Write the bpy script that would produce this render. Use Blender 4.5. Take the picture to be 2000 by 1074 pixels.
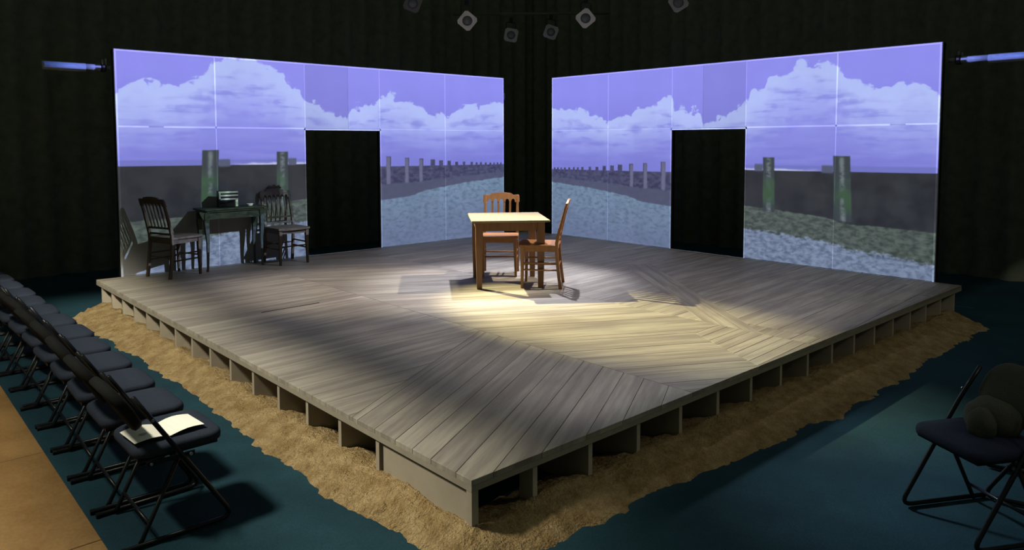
import bpy, bmesh, math, random
from mathutils import Vector, Matrix, noise as mnoise

for o in list(bpy.data.objects):
    bpy.data.objects.remove(o, do_unlink=True)
SC = bpy.context.scene
COL = SC.collection
random.seed(7)
K = 0.85                      # metres per survey unit (platform survey -> metres)
PI = math.pi

# ------------------------------------------------------------------ camera
cam_d = bpy.data.cameras.new('camera')
cam = bpy.data.objects.new('camera', cam_d)
COL.objects.link(cam)
CAM = Vector((-2.469 * K, -3.055 * K, 1.848 * K))
cam.location = CAM
cam.rotation_euler = (math.radians(86.272), math.radians(0.12), math.radians(-42.235))
cam_d.sensor_width = 36.0
cam_d.lens = 1439.0 / 2000.0 * 36.0
cam_d.shift_y = -(537.0 - 371.36) / 2000.0
cam_d.clip_start = 0.05
cam_d.clip_end = 200
SC.camera = cam

# ------------------------------------------------------------------ world, exposure
SC.view_settings.view_transform = 'Standard'
SC.view_settings.look = 'None'
SC.view_settings.exposure = 0.0
SC.view_settings.gamma = 1.0
SC.view_settings.use_curve_mapping = False
world = bpy.data.worlds.new('world')
SC.world = world
world.use_nodes = True
bg = world.node_tree.nodes['Background']
bg.inputs['Color'].default_value = (0.85, 1.0, 0.72, 1)
bg.inputs['Strength'].default_value = 0.075

# ------------------------------------------------------------------ node helper
class G:
    """small arithmetic language over a shader node tree"""
    def __init__(s, tree):
        s.t = tree; s.n = tree.nodes; s.l = tree.links
    def put(s, sock, v):
        if isinstance(v, bpy.types.NodeSocket):
            s.l.new(v, sock)
        elif isinstance(v, (tuple, list)):
            sock.default_value = tuple(v) + ((1.0,) if len(v) == 3 and len(sock.default_value) == 4 else ())
        else:
            sock.default_value = v
    def m(s, op, a, b=None, c=None, clamp=False):
        n = s.n.new('ShaderNodeMath'); n.operation = op; n.use_clamp = clamp
        s.put(n.inputs[0], a)
        if b is not None: s.put(n.inputs[1], b)
        if c is not None: s.put(n.inputs[2], c)
        return n.outputs[0]
    def add(s, a, b): return s.m('ADD', a, b)
    def sub(s, a, b): return s.m('SUBTRACT', a, b)
    def mul(s, a, b): return s.m('MULTIPLY', a, b)
    def div(s, a, b): return s.m('DIVIDE', a, b)
    def mn(s, a, b): return s.m('MINIMUM', a, b)
    def mx(s, a, b): return s.m('MAXIMUM', a, b)
    def ss(s, x, e0, e1, o0=0.0, o1=1.0, kind='SMOOTHSTEP'):
        n = s.n.new('ShaderNodeMapRange'); n.interpolation_type = kind; n.clamp = True
        s.put(n.inputs[0], x); s.put(n.inputs[1], e0); s.put(n.inputs[2], e1)
        s.put(n.inputs[3], o0); s.put(n.inputs[4], o1)
        return n.outputs[0]
    def lin(s, x, e0, e1, o0=0.0, o1=1.0): return s.ss(x, e0, e1, o0, o1, 'LINEAR')
    def box(s, u, u0, u1, e=0.02):
        return s.mul(s.ss(u, u0 - e, u0 + e), s.ss(u, u1 - e, u1 + e, 1.0, 0.0))
    def xyz(s, x, y, z=0.0):
        n = s.n.new('ShaderNodeCombineXYZ')
        s.put(n.inputs[0], x); s.put(n.inputs[1], y); s.put(n.inputs[2], z)
        return n.outputs[0]
    def sep(s, v):
        n = s.n.new('ShaderNodeSeparateXYZ'); s.put(n.inputs[0], v)
        return n.outputs[0], n.outputs[1], n.outputs[2]
    def noise(s, vec, scale=1.0, detail=3.0, rough=0.55, col=False):
        n = s.n.new('ShaderNodeTexNoise')
        s.put(n.inputs['Vector'], vec); s.put(n.inputs['Scale'], scale)
        s.put(n.inputs['Detail'], detail); s.put(n.inputs['Roughness'], rough)
        return n.outputs['Color' if col else 'Fac']
    def mix(s, f, a, b, kind='MIX'):
        n = s.n.new('ShaderNodeMix'); n.data_type = 'RGBA'; n.blend_type = kind
        s.put(n.inputs[0], f); s.put(n.inputs[6], a); s.put(n.inputs[7], b)
        return n.outputs[2]
    def ramp(s, x, pts, lo, hi, vlo, vhi, vec=True):
        """piecewise curve value(x), points given in real units"""
        n = s.n.new('ShaderNodeFloatCurve')
        c = n.mapping.curves[0]
        q = [((a - lo) / (hi - lo), (b - vlo) / (vhi - vlo)) for a, b in pts]
        c.points[0].location = q[0]; c.points[1].location = q[-1]
        for p in q[1:-1]:
            c.points.new(*p)
        for p in c.points: p.handle_type = 'VECTOR' if vec else 'AUTO'
        n.mapping.update()
        s.put(n.inputs['Value'], s.lin(x, lo, hi))
        return s.add(s.mul(n.outputs[0], vhi - vlo), vlo)
    def tc(s, out):
        n = s.n.new('ShaderNodeTexCoord'); return n.outputs[out]

# ------------------------------------------------------------------ stage lights
def spot(name, loc, target=None, power=100, color=(1, 1, 1), size=40, blend=0.3, radius=0.05, rot=None):
    d = bpy.data.lights.new(name, 'SPOT')
    o = bpy.data.objects.new(name, d); COL.objects.link(o)
    o.location = Vector(loc) * K
    if target is not None:
        o.rotation_euler = (Vector(target) * K - o.location).to_track_quat('-Z', 'Y').to_euler()
    if rot is not None: o.rotation_euler = rot
    d.energy = power; d.color = color; d.spot_size = math.radians(size); d.spot_blend = blend
    d.shadow_soft_size = radius
    return o

def gobo(o, fn):
    """give a spotlight a slide: fn(g, a, b, cosine) -> (colour, strength); a,b = tangent offsets in local X,Y"""
    d = o.data; d.use_nodes = True
    t = d.node_tree
    for n in list(t.nodes): t.nodes.remove(n)
    g = G(t)
    x, y, z = g.sep(g.tc('Normal'))
    cz = g.mx(g.m('ABSOLUTE', z), 0.02)
    a = g.div(x, cz); b = g.div(y, cz)
    colr, strength = fn(g, a, b, cz)
    e = t.nodes.new('ShaderNodeEmission'); out = t.nodes.new('ShaderNodeOutputLight')
    g.put(e.inputs['Color'], colr); g.put(e.inputs['Strength'], strength)
    t.links.new(e.outputs[0], out.inputs['Surface'])

def beach(g, u, v, dv, flip):
    """seaside slide: u from the outer end of the screen (0..7.1), v height (0..3.13)"""
    w = g.sub(v, dv)
    P = g.xyz(u, w, 3.7 if flip else 0.0)
    n1 = g.noise(P, 3.2, 4.0, 0.6)
    n2 = g.noise(g.xyz(g.mul(u, 0.9), g.mul(w, 5.0), 2.0), 1.5, 4.0, 0.6)
    nf = g.noise(g.xyz(g.mul(u, 9.0), g.mul(w, 16.0), 1.0), 1.0, 3.0, 0.65)
    inner = g.m('GREATER_THAN', u, 3.57)
    # sky
    sky = g.mix(g.lin(w, 1.5, 2.9), (0.185, 0.19, 0.66), (0.265, 0.265, 0.88))
    top = g.ramp(u, [(0, 2.55), (.11, 2.62), (.35, 2.73), (.58, 2.66), (.74, 2.69), (1.0, 2.77), (1.2, 2.87), (1.35, 3.04),
                     (1.61, 3.13), (1.95, 3.13), (2.13, 3.02), (2.43, 2.95), (2.47, 2.81), (2.7, 2.73), (2.74, 2.59), (2.86, 2.53),
                     (3.56, 2.25), (3.6, 2.45), (4.14, 2.54), (4.18, 2.67), (4.37, 2.71), (4.56, 2.63), (4.96, 2.56), (5.12, 2.43),
                     (5.63, 2.34), (6.07, 2.53), (6.78, 2.64), (7.1, 2.58)], 0, 7.1, 0, 3.3)
    nc = g.noise(g.xyz(u, g.mul(w, 1.3), 8.0), 5.5, 5.0, 0.62)
    d = g.sub(g.add(top, g.add(g.mul(g.sub(n1, 0.5), 0.42), g.mul(g.sub(nc, 0.5), 0.36))), w)
    cm = g.mul(g.ss(d, -0.005, 0.035), g.lin(d, 0.15, 1.0, 1.0, 0.15))
    cm = g.mul(cm, g.lin(w, 1.55, 2.15, 0.15, 1.0))
    streak = g.mul(g.ss(g.add(n2, g.mul(g.sub(nc, 0.5), 0.25)), 0.46, 0.64), g.ss(d, 0.12, 0.40))
    cl = g.mix(g.mul(streak, 0.85), (0.45, 0.54, 0.97), (0.235, 0.265, 0.74))
    col = g.mix(g.mul(cm, 0.95), sky, cl)
    band = g.mul(g.ss(g.noise(g.xyz(g.mul(u, 0.7), g.mul(w, 9.0), 5.0), 1.2, 3.0), 0.5, 0.7), g.box(w, 1.65, 2.35, 0.15))
    col = g.mix(g.mul(band, 0.4), col, (0.33, 0.37, 0.86))
    # sea with a foam line, then the dark wall behind the posts
    hor = g.add(1.525, g.mul(u, -0.009))
    sea = g.mul(g.ss(g.sub(w, hor), 0.085, 0.075), g.sub(1.0, inner))
    col = g.mix(sea, col, (0.16, 0.175, 0.56))
    foam = g.mul(g.mul(sea, g.box(u, 1.75, 2.8, 0.25)), g.ss(g.add(g.sub(w, hor), g.mul(n1, 0.09)), 0.09, 0.05))
    col = g.mix(g.mul(foam, 0.8), col, (0.62, 0.66, 0.95))
    dark = g.mix(g.ss(n1, 0.3, 0.7), (0.008, 0.010, 0.020), (0.022, 0.026, 0.036))
    col = g.mix(g.mul(g.ss(g.sub(w, hor), 0.008, -0.008), g.sub(1.0, inner)), col, dark)
    # verge and path of the outer picture
    gl = g.add(g.ramp(u, [(0, .74), (.75, .77), (1.11, .76), (1.45, .83), (1.96, .88), (2.75, .93), (3.6, .95)], 0, 3.6, 0, 1.2),
               g.mul(g.sub(nf, 0.5), 0.05))
    outer = g.sub(1.0, inner)
    grass = g.mix(g.ss(nf, 0.3, 0.7), (0.028, 0.042, 0.040), (0.095, 0.125, 0.115))
    col = g.mix(g.mul(g.ss(g.sub(w, gl), 0.01, -0.01), outer), col, grass)
    pl = g.add(g.ramp(u, [(0, .30), (.63, .38), (1.06, .39), (1.39, .47), (1.95, .52), (2.75, .57), (3.6, .6)], 0, 3.6, 0, 1.2),
               g.mul(g.sub(nf, 0.5), 0.2))
    path = g.mix(g.ss(nf, 0.3, 0.68), (0.085, 0.115, 0.20), (0.21, 0.27, 0.40))
    col = g.mix(g.mul(g.ss(g.sub(w, pl), 0.03, -0.03), outer), col, path)
    # two weathered posts with stubby cross pieces
    for (u0, u1, lean, t0, b0, ku0, ku1) in ((1.14, 1.385, 0.05, 1.74, 0.80, 1.38, 1.55), (2.29, 2.48, 0.02, 1.705, 0.86, 2.48, 2.62)):
        uu = g.add(u, g.mul(g.sub(1.7, w), lean))
        pm = g.mul(g.box(uu, u0, u1, 0.012), g.box(w, b0, t0, 0.012))
        km = g.mul(g.box(u, ku0, ku1, 0.012), g.box(w, 1.49, 1.60, 0.02))
        col = g.mix(g.mul(km, outer), col, (0.075, 0.09, 0.16))
        mid = (u0 + u1) / 2
        hi = g.mul(g.ss(g.m('ABSOLUTE', g.sub(uu, mid + 0.0)), 0.06, 0.0), g.ss(nf, 0.3, 0.6))
        pc = g.mix(hi, (0.030, 0.042, 0.055), (0.15, 0.19, 0.21))
        pc = g.mix(g.mul(g.box(w, b0 + 0.15, 1.38, 0.1), g.ss(n1, 0.35, 0.6)), pc, (0.035, 0.085, 0.045))
        col = g.mix(g.mul(pm, outer), col, pc)
    # inner picture: receding fence, verge, pale path
    gr = g.add(g.ramp(u, [(3.57, 1.06), (4.2, 1.11), (4.8, 1.12), (5.62, 1.18), (7.1, 1.26)], 3.57, 7.1, 0, 2), g.mul(g.sub(nf, 0.5), 0.03))
    posts = [(3.95, 1.62, .04), (4.36, 1.60, .05), (4.75, 1.57, .045), (5.06, 1.55, .045), (5.32, 1.53, .05), (5.51, 1.51, .045), (5.70, 1.50, .04), (5.88, 1.475, .035),
             (6.06, 1.475, .03), (6.25, 1.465, .03), (6.37, 1.455, .025), (6.48, 1.46, .025), (6.60, 1.45, .025), (6.72, 1.445, .025), (6.82, 1.445, .02), (6.91, 1.445, .02), (7.0, 1.44, .02)]
    fence_top = g.lin(u, 3.57, 7.1, 1.43, 1.405)
    for (x, h, r) in posts:
        fence_top = g.mx(fence_top, g.mul(g.m('COMPARE', g.add(u, g.mul(g.sub(n1, 0.5), 0.02)), x, r), h))
    fm = g.mul(g.ss(g.sub(w, fence_top), 0.008, -0.008), inner)
    fcol = g.mix(g.ss(nf, 0.35, 0.65), (0.024, 0.026, 0.075), (0.065, 0.068, 0.15))
    col = g.mix(fm, col, fcol)
    for (x, h, r) in posts[1:4]:
        pm = g.mul(g.box(u, x - r, x + r * 0.6, 0.015), g.box(w, 1.08 + 0.03 * (x - 4.3), h - .01, 0.02))
        col = g.mix(g.mul(pm, 0.75), col, (0.15, 0.155, 0.27))
    verge = g.mix(nf, (0.045, 0.050, 0.105), (0.085, 0.095, 0.17))
    col = g.mix(g.mul(g.ss(g.sub(w, gr), 0.012, -0.012), inner), col, verge)
    pa = g.add(g.ramp(u, [(3.57, .78), (4.2, .83), (4.77, .87), (5.19, .97), (5.7, 1.03), (6.06, 1.07), (7.1, 1.15)], 3.57, 7.1, 0, 2), g.mul(g.sub(nf, 0.5), 0.04))
    pcol = g.mix(g.mul(g.ss(nf, 0.27, 0.60), g.lin(n1, 0.2, 0.6, 0.6, 1.0)), (0.085, 0.135, 0.22), g.mix(g.lin(w, 0.2, 1.0), (0.145, 0.185, 0.32), (0.175, 0.265, 0.39)))
    col = g.mix(g.mul(g.ss(g.sub(w, pa), 0.012, -0.012), inner), col, pcol)
    # overlap of the two projected pictures above the doorway is a little dimmer
    seam = g.box(u, 2.78, 3.57, 0.004)
    k = g.sub(1.0, g.mul(seam, 0.13))
    return col, k

def projector_fn(off, D, z0, sign, u0, dv, flip, pu, pv):
    def fn(g, a, b, cz):
        pos = g.add(off, g.mul(a, sign * D)); v = g.add(z0, g.mul(b, D))
        u = g.sub(pos, u0)
        col, k = beach(g, u, v, dv, flip)
        mask = g.mul(g.box(u, 0.002, 7.075, 0.003), g.box(v, -0.02, 3.122, 0.003))
        spill = g.mul(g.box(u, pu, -0.12, 0.004), g.box(v, pv - 0.040, pv + 0.040, 0.003))   # stray edge of the beam on the side pipe
        spill = g.mx(spill, g.mul(g.box(u, -0.12, -0.02, 0.004), g.box(v, pv - 0.004, pv + 0.022, 0.003)))
        col = g.mix(g.ss(u, -0.025, -0.03), col, g.mix(g.lin(u, pu, -0.1), (0.045, 0.095, 0.36), (0.13, 0.155, 0.46)))
        inv = g.m('POWER', cz, -3.0)
        st = g.mul(g.add(g.mul(mask, k), spill), inv)
        return col, st
    return fn

PJ = (4.76, 1.48, 4.74)
PROJ_POWER = 5300
pl_ = spot('projector_lamp', PJ, power=PROJ_POWER, size=165, blend=0.0, radius=0.004, rot=(PI / 2, 0, 0))
gobo(pl_, projector_fn(PJ[0], 8.054 - PJ[1], PJ[2], 1.0, 0.31, 0.0, False, -0.72, 2.902))
pr_ = spot('projector_lamp', (PJ[1], PJ[0], PJ[2]), power=PROJ_POWER, size=165, blend=0.0, radius=0.004, rot=(PI / 2, 0, -PI / 2))
gobo(pr_, projector_fn(PJ[0], 8.105 - PJ[1], PJ[2], -1.0, 0.316, -0.10, True, -1.13, 2.938))

# three profile spots on the table area
spot('spotlight_cool', (5.65, 5.15, 5.0), (4.0, 4.25, 0.1), 1350, (0.86, 0.87, 1.0), 43, 0.75, 0.03)
spot('spotlight_warm', (2.90, 9.15, 5.0), (3.42, 2.35, 0), 7400, (1.0, 0.88, 0.46), 21, 0.8, 0.04)
spot('spotlight_warm', (6.95, 1.70, 5.0), (2.95, 4.7, 0), 1700, (1.0, 0.86, 0.66), 29, 0.75, 0.04)
# fill lamp added to lift the dark boards, shuttered to them so that it stays off the screens
WL_ = (4.0, 3.6, 5.4)
def wash_fn(g, a, b, cz):
    x = g.add(WL_[0], g.mul(a, WL_[2])); y = g.add(WL_[1], g.mul(b, WL_[2]))
    cut = g.mul(g.mul(g.ss(x, 0.6, 1.45, 0.14, 1.0), g.ss(x, 4.5, 7.9, 1.0, 0.35)), g.mul(g.ss(y, -0.1, 0.3), g.ss(y, 6.2, 7.6, 1.0, 0.25)))
    cut = g.mul(cut, g.mul(g.m('LESS_THAN', x, 8.0), g.m('LESS_THAN', y, 7.95)))
    cut = g.mul(cut, g.m('GREATER_THAN', x, 0.0))
    return (0.98, 0.92, 0.92), g.mul(cut, g.m('POWER', cz, -3.0))
wl_ = spot('fill_wash', WL_, power=315, size=150, blend=0.0, radius=0.12, rot=(0, 0, 0))
gobo(wl_, wash_fn)

# side light along the left edge of the platform, its shutter cut parallel to the edge
SL = (-3.4, 2.4, 4.6)
def side_fn(g, a, b, cz):
    x = g.add(SL[0], g.mul(a, SL[2])); y = g.add(SL[1], g.mul(b, SL[2]))
    cut = g.mul(g.ss(x, 0.10, 0.60, 1.0, 0.0), g.mul(g.ss(y, -1.3, 1.0, 0.12, 1.0), g.ss(y, 8.0, 8.6, 1.0, 0.0)))
    gap = g.sub(1.0, g.mul(g.box(x, -1.63, -1.24, 0.05), 0.95))
    return (1.0, 0.93, 0.74), g.mul(g.mul(cut, gap), g.m('POWER', cz, -3.0))
sl_ = spot('sidelight', SL, power=690, size=160, blend=0.0, radius=0.30, rot=(0, 0, 0))
gobo(sl_, side_fn)
# low spill passing over the right edge onto the house floor
SP = (3.4, 6.8, 5.0)
def spill_fn(g, a, b, cz):
    x = g.add(SP[0], g.mul(a, SP[2])); y = g.add(SP[1], g.mul(b, SP[2]))
    dx = g.div(g.sub(x, 2.7), 1.5); dy = g.div(g.sub(y, -0.55), 1.15)
    r = g.m('SQRT', g.add(g.mul(dx, dx), g.mul(dy, dy)))
    return (0.85, 0.97, 1.0), g.mul(g.mul(g.ss(r, 0.15, 1.25, 1.0, 0.0), g.ss(y, -0.06, -0.1)), g.m('POWER', cz, -3.0))
sp_ = spot('spotlight_spill', SP, power=500, size=150, blend=0.0, radius=0.4, rot=(0, 0, 0))
gobo(sp_, spill_fn)
# faint fill lamp added for the right-hand audience side, kept off the stage by its shutter
HL = (3.2, -5.2, 4.6)
def right_fill_fn(g, a, b, cz):
    x = g.add(HL[0], g.mul(a, HL[2])); y = g.add(HL[1], g.mul(b, HL[2]))
    return (1.0, 0.92, 0.75), g.mul(g.mul(g.ss(y, -0.02, -0.05), g.ss(y, -2.6, -0.6, 0.10, 1.0)), g.mul(g.ss(x, -0.6, 0.8), g.m('POWER', cz, -3.0)))
hl_ = spot('right_fill', HL, power=38, size=150, blend=0.0, radius=0.1, rot=(0, 0, 0))
gobo(hl_, right_fill_fn)
spot('violet_fill', (1.0, -2.6, 4.0), (1.9, -2.3, -0.38), 30, (0.6, 0.4, 1.0), 26, 1.0, 0.1)  # added lamp that tints the near right floor with a violet glow

# ------------------------------------------------------------------ materials
def material(name, fn, rough=0.7, metallic=0.0, spec=0.3):
    m = bpy.data.materials.new(name); m.use_nodes = True
    t = m.node_tree; b = t.nodes['Principled BSDF']
    b.inputs['Roughness'].default_value = rough
    b.inputs['Metallic'].default_value = metallic
    b.inputs['Specular IOR Level'].default_value = spec
    g = G(t); fn(g, b)
    return m

def plain(c, var=0.12, scale=12.0, bump=0.0):
    def fn(g, b):
        n = g.noise(g.tc('Object'), scale, 4.0, 0.6)
        g.put(b.inputs['Base Color'], g.mix(n, tuple(x * (1 - var) for x in c), tuple(min(1, x * (1 + var)) for x in c)))
        if bump:
            bn = g.n.new('ShaderNodeBump'); bn.inputs['Strength'].default_value = bump; bn.inputs['Distance'].default_value = 0.01
            g.put(bn.inputs['Height'], n); g.l.new(bn.outputs[0], b.inputs['Normal'])
    return fn

def plank_fn(g, b):
    p = g.tc('Object'); x, y, z = g.sep(p)
    inf = g.n.new('ShaderNodeObjectInfo'); r = inf.outputs['Random']
    off = g.mul(r, 37.0)
    v = g.xyz(g.add(g.mul(x, 1.1), off), g.mul(y, 14.0), off)
    n = g.noise(v, 1.0, 4.0, 0.62)
    n2 = g.noise(g.xyz(g.add(g.mul(x, 3.0), off), g.mul(y, 60.0), 0.0), 1.0, 3.0, 0.6)
    c = g.mix(g.ss(n, 0.32, 0.7), (0.235, 0.208, 0.180), (0.385, 0.358, 0.300))
    c = g.mix(g.mul(g.ss(n2, 0.5, 0.8), 0.25), c, (0.13, 0.105, 0.09))
    k = g.lin(r, 0, 1, 0.82, 1.10)
    c = g.mix(1.0, c, g.xyz(k, k, k), 'MULTIPLY')
    # large soft stains worn into the boards, in place coordinates
    wpos = g.n.new('ShaderNodeNewGeometry').outputs['Position']
    st = g.noise(wpos, 0.9, 3.0, 0.55)
    c = g.mix(g.mul(g.ss(st, 0.48, 0.66), 0.32), c, (0.15, 0.125, 0.12))
    g.put(b.inputs['Base Color'], c)
    bn = g.n.new('ShaderNodeBump'); bn.inputs['Strength'].default_value = 0.25; bn.inputs['Distance'].default_value = 0.004
    g.put(bn.inputs['Height'], n2); g.l.new(bn.outputs[0], b.inputs['Normal'])

def wood_fn(c0, c1, axis=2):
    def fn(g, b):
        x, y, z = g.sep(g.tc('Object'))
        v = g.xyz(g.mul(x, 40), g.mul(y, 40), g.mul(z, 4))
        n = g.noise(v, 1.0, 4.0, 0.6)
        g.put(b.inputs['Base Color'], g.mix(n, c0, c1))
    return fn

def screen_fn(c):
    def fn(g, b):
        n = g.noise(g.tc('Object'), 1.3, 3.0)
        k = g.lin(n, 0.3, 0.7, 0.95, 1.03)
        g.put(b.inputs['Base Color'], g.mix(1.0, c, g.xyz(k, k, k), 'MULTIPLY'))
    return fn

M = {}
M['plank'] = material('weathered_board', plank_fn, 0.55, spec=0.25)
M['rib'] = material('grey_plywood', plain((0.30, 0.265, 0.21), 0.18, 9.0))
M['trim'] = material('edge_wood', plain((0.26, 0.235, 0.19), 0.2, 10.0))
M['screen'] = material('screen_paint', screen_fn((0.22, 0.22, 0.22)), 0.9, spec=0.1)
M['seam'] = material('white_tape', plain((0.34, 0.34, 0.34), 0.04), 0.8, spec=0.2)
M['black'] = material('black_paint', plain((0.012, 0.012, 0.013), 0.3), 0.9, spec=0.1)
M['curtain'] = material('black_drape', plain((0.12, 0.13, 0.105), 0.45, 7.0), 1.0, spec=0.0)
def floor_fn(g, b):
    p = g.tc('Object')
    n = g.noise(p, 1.4, 4.0, 0.6); f = g.noise(p, 160.0, 2.0, 0.7)
    c = g.mix(g.ss(n, 0.3, 0.7), (0.009, 0.033, 0.049), (0.014, 0.050, 0.070))
    k = g.lin(f, 0.3, 0.7, 0.75, 1.25)
    g.put(b.inputs['Base Color'], g.mix(1.0, c, g.xyz(k, k, k), 'MULTIPLY'))
M['floor'] = material('teal_floor_paint', floor_fn, 0.85, spec=0.15)
def sand_fn(g, b):
    p = g.tc('Object')
    n = g.noise(p, 9.0, 5.0, 0.65); f = g.noise(p, 90.0, 3.0, 0.7)
    c = g.mix(g.ss(n, 0.3, 0.72), (0.30, 0.205, 0.095), (0.50, 0.375, 0.205))
    k = g.lin(f, 0.3, 0.7, 0.75, 1.2)
    g.put(b.inputs['Base Color'], g.mix(1.0, c, g.xyz(k, k, k), 'MULTIPLY'))
    bn = g.n.new('ShaderNodeBump'); bn.inputs['Strength'].default_value = 1.0; bn.inputs['Distance'].default_value = 0.05
    g.put(bn.inputs['Height'], g.add(g.noise(p, 30.0, 4.0, 0.7), g.mul(f, 0.3))); g.l.new(bn.outputs[0], b.inputs['Normal'])
M['sand'] = material('sand', sand_fn, 1.0, spec=0.0)
M['chair_wood'] = material('honey_wood', wood_fn((0.20, 0.085, 0.03), (0.40, 0.20, 0.085)), 0.4, spec=0.4)
M['table_wood'] = material('brown_wood', wood_fn((0.13, 0.062, 0.028), (0.25, 0.125, 0.06)), 0.45, spec=0.4)
M['table_top'] = material('scrubbed_top', wood_fn((0.195, 0.162, 0.098), (0.25, 0.21, 0.132)), 0.5, spec=0.3)
M['dark_wood'] = material('dark_brown_wood', wood_fn((0.038, 0.026, 0.016), (0.085, 0.060, 0.038)), 0.5, spec=0.3)
M['green_wood'] = material('green_black_paint', wood_fn((0.020, 0.026, 0.020), (0.042, 0.052, 0.040)), 0.5, spec=0.3)
M['radio_black'] = material('black_bakelite', plain((0.012, 0.012, 0.012), 0.2), 0.4)
M['ivory'] = material('ivory_plastic', plain((0.62, 0.66, 0.58), 0.05), 0.4)
M['china'] = material('white_china', plain((0.85, 0.85, 0.83), 0.03), 0.3)
def cloth_fn(c):
    def fn(g, b):
        f = g.noise(g.tc('Object'), 220.0, 2.0, 0.7)
        k = g.lin(f, 0.3, 0.7, 0.7, 1.3)
        g.put(b.inputs['Base Color'], g.mix(1.0, c, g.xyz(k, k, k), 'MULTIPLY'))
    return fn
M['pad'] = material('navy_upholstery', cloth_fn((0.021, 0.029, 0.048)), 0.85, spec=0.2)
M['backpad'] = material('black_upholstery', cloth_fn((0.010, 0.011, 0.012)), 0.9, spec=0.15)
M['tube'] = material('black_tube', plain((0.010, 0.012, 0.014), 0.1), 0.35, metallic=0.2)
M['rivet'] = material('steel_rivet', plain((0.6, 0.6, 0.58), 0.05), 0.3, metallic=1.0)
M['paper'] = material('white_paper', plain((0.88, 0.87, 0.80), 0.02), 0.9, spec=0.1)
M['ink'] = material('grey_print', plain((0.45, 0.44, 0.40), 0.1), 0.9)
def riser_fn(g, b):
    p = g.tc('Object')
    n = g.noise(p, 2.2, 5.0, 0.6); f = g.noise(p, 70.0, 2.0, 0.6)
    c = g.mix(g.ss(n, 0.3, 0.7), (0.16, 0.088, 0.028), (0.235, 0.14, 0.052))
    k = g.lin(f, 0.3, 0.7, 0.88, 1.1)
    g.put(b.inputs['Base Color'], g.mix(1.0, c, g.xyz(k, k, k), 'MULTIPLY'))
M['riser'] = material('orange_hardboard', riser_fn, 0.6)
M['bag'] = material('grey_green_cloth', cloth_fn((0.07, 0.073, 0.052)), 0.9)
M['can'] = material('black_lamp_housing', plain((0.02, 0.02, 0.022), 0.2), 0.5)
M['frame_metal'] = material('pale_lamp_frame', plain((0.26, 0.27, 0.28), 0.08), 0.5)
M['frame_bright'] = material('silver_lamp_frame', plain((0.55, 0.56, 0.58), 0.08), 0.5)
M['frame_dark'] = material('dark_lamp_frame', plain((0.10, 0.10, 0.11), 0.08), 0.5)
M['hang_pipe'] = material('dull_black_pipe', plain((0.07, 0.075, 0.06), 0.2), 0.7)
M['lens'] = material('grey_lamp_glass', plain((0.10, 0.11, 0.13), 0.1), 0.25)
M['pipe'] = material('galvanised_pipe', plain((0.24, 0.26, 0.30), 0.25, 30.0), 0.5)

# ------------------------------------------------------------------ mesh helpers
def obj(name, bm, mat, parent=None, smooth=False, bevel=0.0):
    me = bpy.data.meshes.new(name)
    if bevel:
        bmesh.ops.bevel(bm, geom=list(bm.edges), offset=bevel, segments=1, affect='EDGES', clamp_overlap=True)
    bmesh.ops.recalc_face_normals(bm, faces=bm.faces)
    if smooth:
        for f in bm.faces: f.smooth = True
    bm.to_mesh(me); bm.free()
    if mat: me.materials.append(M[mat])
    o = bpy.data.objects.new(name, me); COL.objects.link(o)
    if parent: o.parent = parent
    return o

def thing(name, label, cat, loc=(0, 0, 0), rz=0.0, group=None):
    o = bpy.data.objects.new(name, None); COL.objects.link(o)
    o.empty_display_size = 0.1
    o.location = loc; o.rotation_euler = (0, 0, rz)
    return tag(o, label, cat, group)

def tag(o, label, cat=None, group=None, kind=None):
    o['label'] = label
    if cat: o['category'] = cat
    if group: o['group'] = group
    if kind: o['kind'] = kind
    return o

def add_box(bm, c, s, rot=None):
    m = Matrix.Translation(c)
    if rot is not None: m = m @ rot
    r = bmesh.ops.create_cube(bm, size=1.0, matrix=m @ Matrix.Diagonal((*s, 1)))
    return r['verts']

def B(c, s, rot=None):
    bm = bmesh.new(); add_box(bm, c, s, rot); return bm

def prism(poly, z0, z1, bm=None):
    """polygon (x,y) extruded z0..z1"""
    bm = bm or bmesh.new()
    a = [bm.verts.new((x, y, z0)) for x, y in poly]; b = [bm.verts.new((x, y, z1)) for x, y in poly]
    bm.faces.new(list(reversed(a))); bm.faces.new(b)
    n = len(poly)
    for i in range(n): bm.faces.new((a[i], a[(i + 1) % n], b[(i + 1) % n], b[i]))
    return bm

def loft(rings, bm=None, cap=True):
    bm = bm or bmesh.new()
    vs = [[bm.verts.new(p) for p in r] for r in rings]
    n = len(vs[0])
    for a, b in zip(vs, vs[1:]):
        for i in range(n): bm.faces.new((a[i], a[(i + 1) % n], b[(i + 1) % n], b[i]))
    if cap: bm.faces.new(list(reversed(vs[0]))); bm.faces.new(vs[-1])
    return bm

def post(path, bm=None):
    """square section along path [(point, half_x, half_y)]"""
    return loft([[(p[0] - a, p[1] - b, p[2]), (p[0] + a, p[1] - b, p[2]), (p[0] + a, p[1] + b, p[2]), (p[0] - a, p[1] + b, p[2])] for p, a, b in path], bm)

def tube(pts, r, seg=8, bm=None):
    pts = [Vector(p) for p in pts]; rings = []
    up = Vector((0.31, 0.17, 0.93)).normalized()
    for i, p in enumerate(pts):
        t = ((pts[min(i + 1, len(pts) - 1)] - p).normalized() + (p - pts[max(i - 1, 0)]).normalized()).normalized()
        a = t.cross(up).normalized(); b = t.cross(a).normalized()
        rr = r[i] if isinstance(r, (list, tuple)) else r
        rings.append([p + (a * math.cos(2 * PI * k / seg) + b * math.sin(2 * PI * k / seg)) * rr for k in range(seg)])
    return loft(rings, bm)

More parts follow.
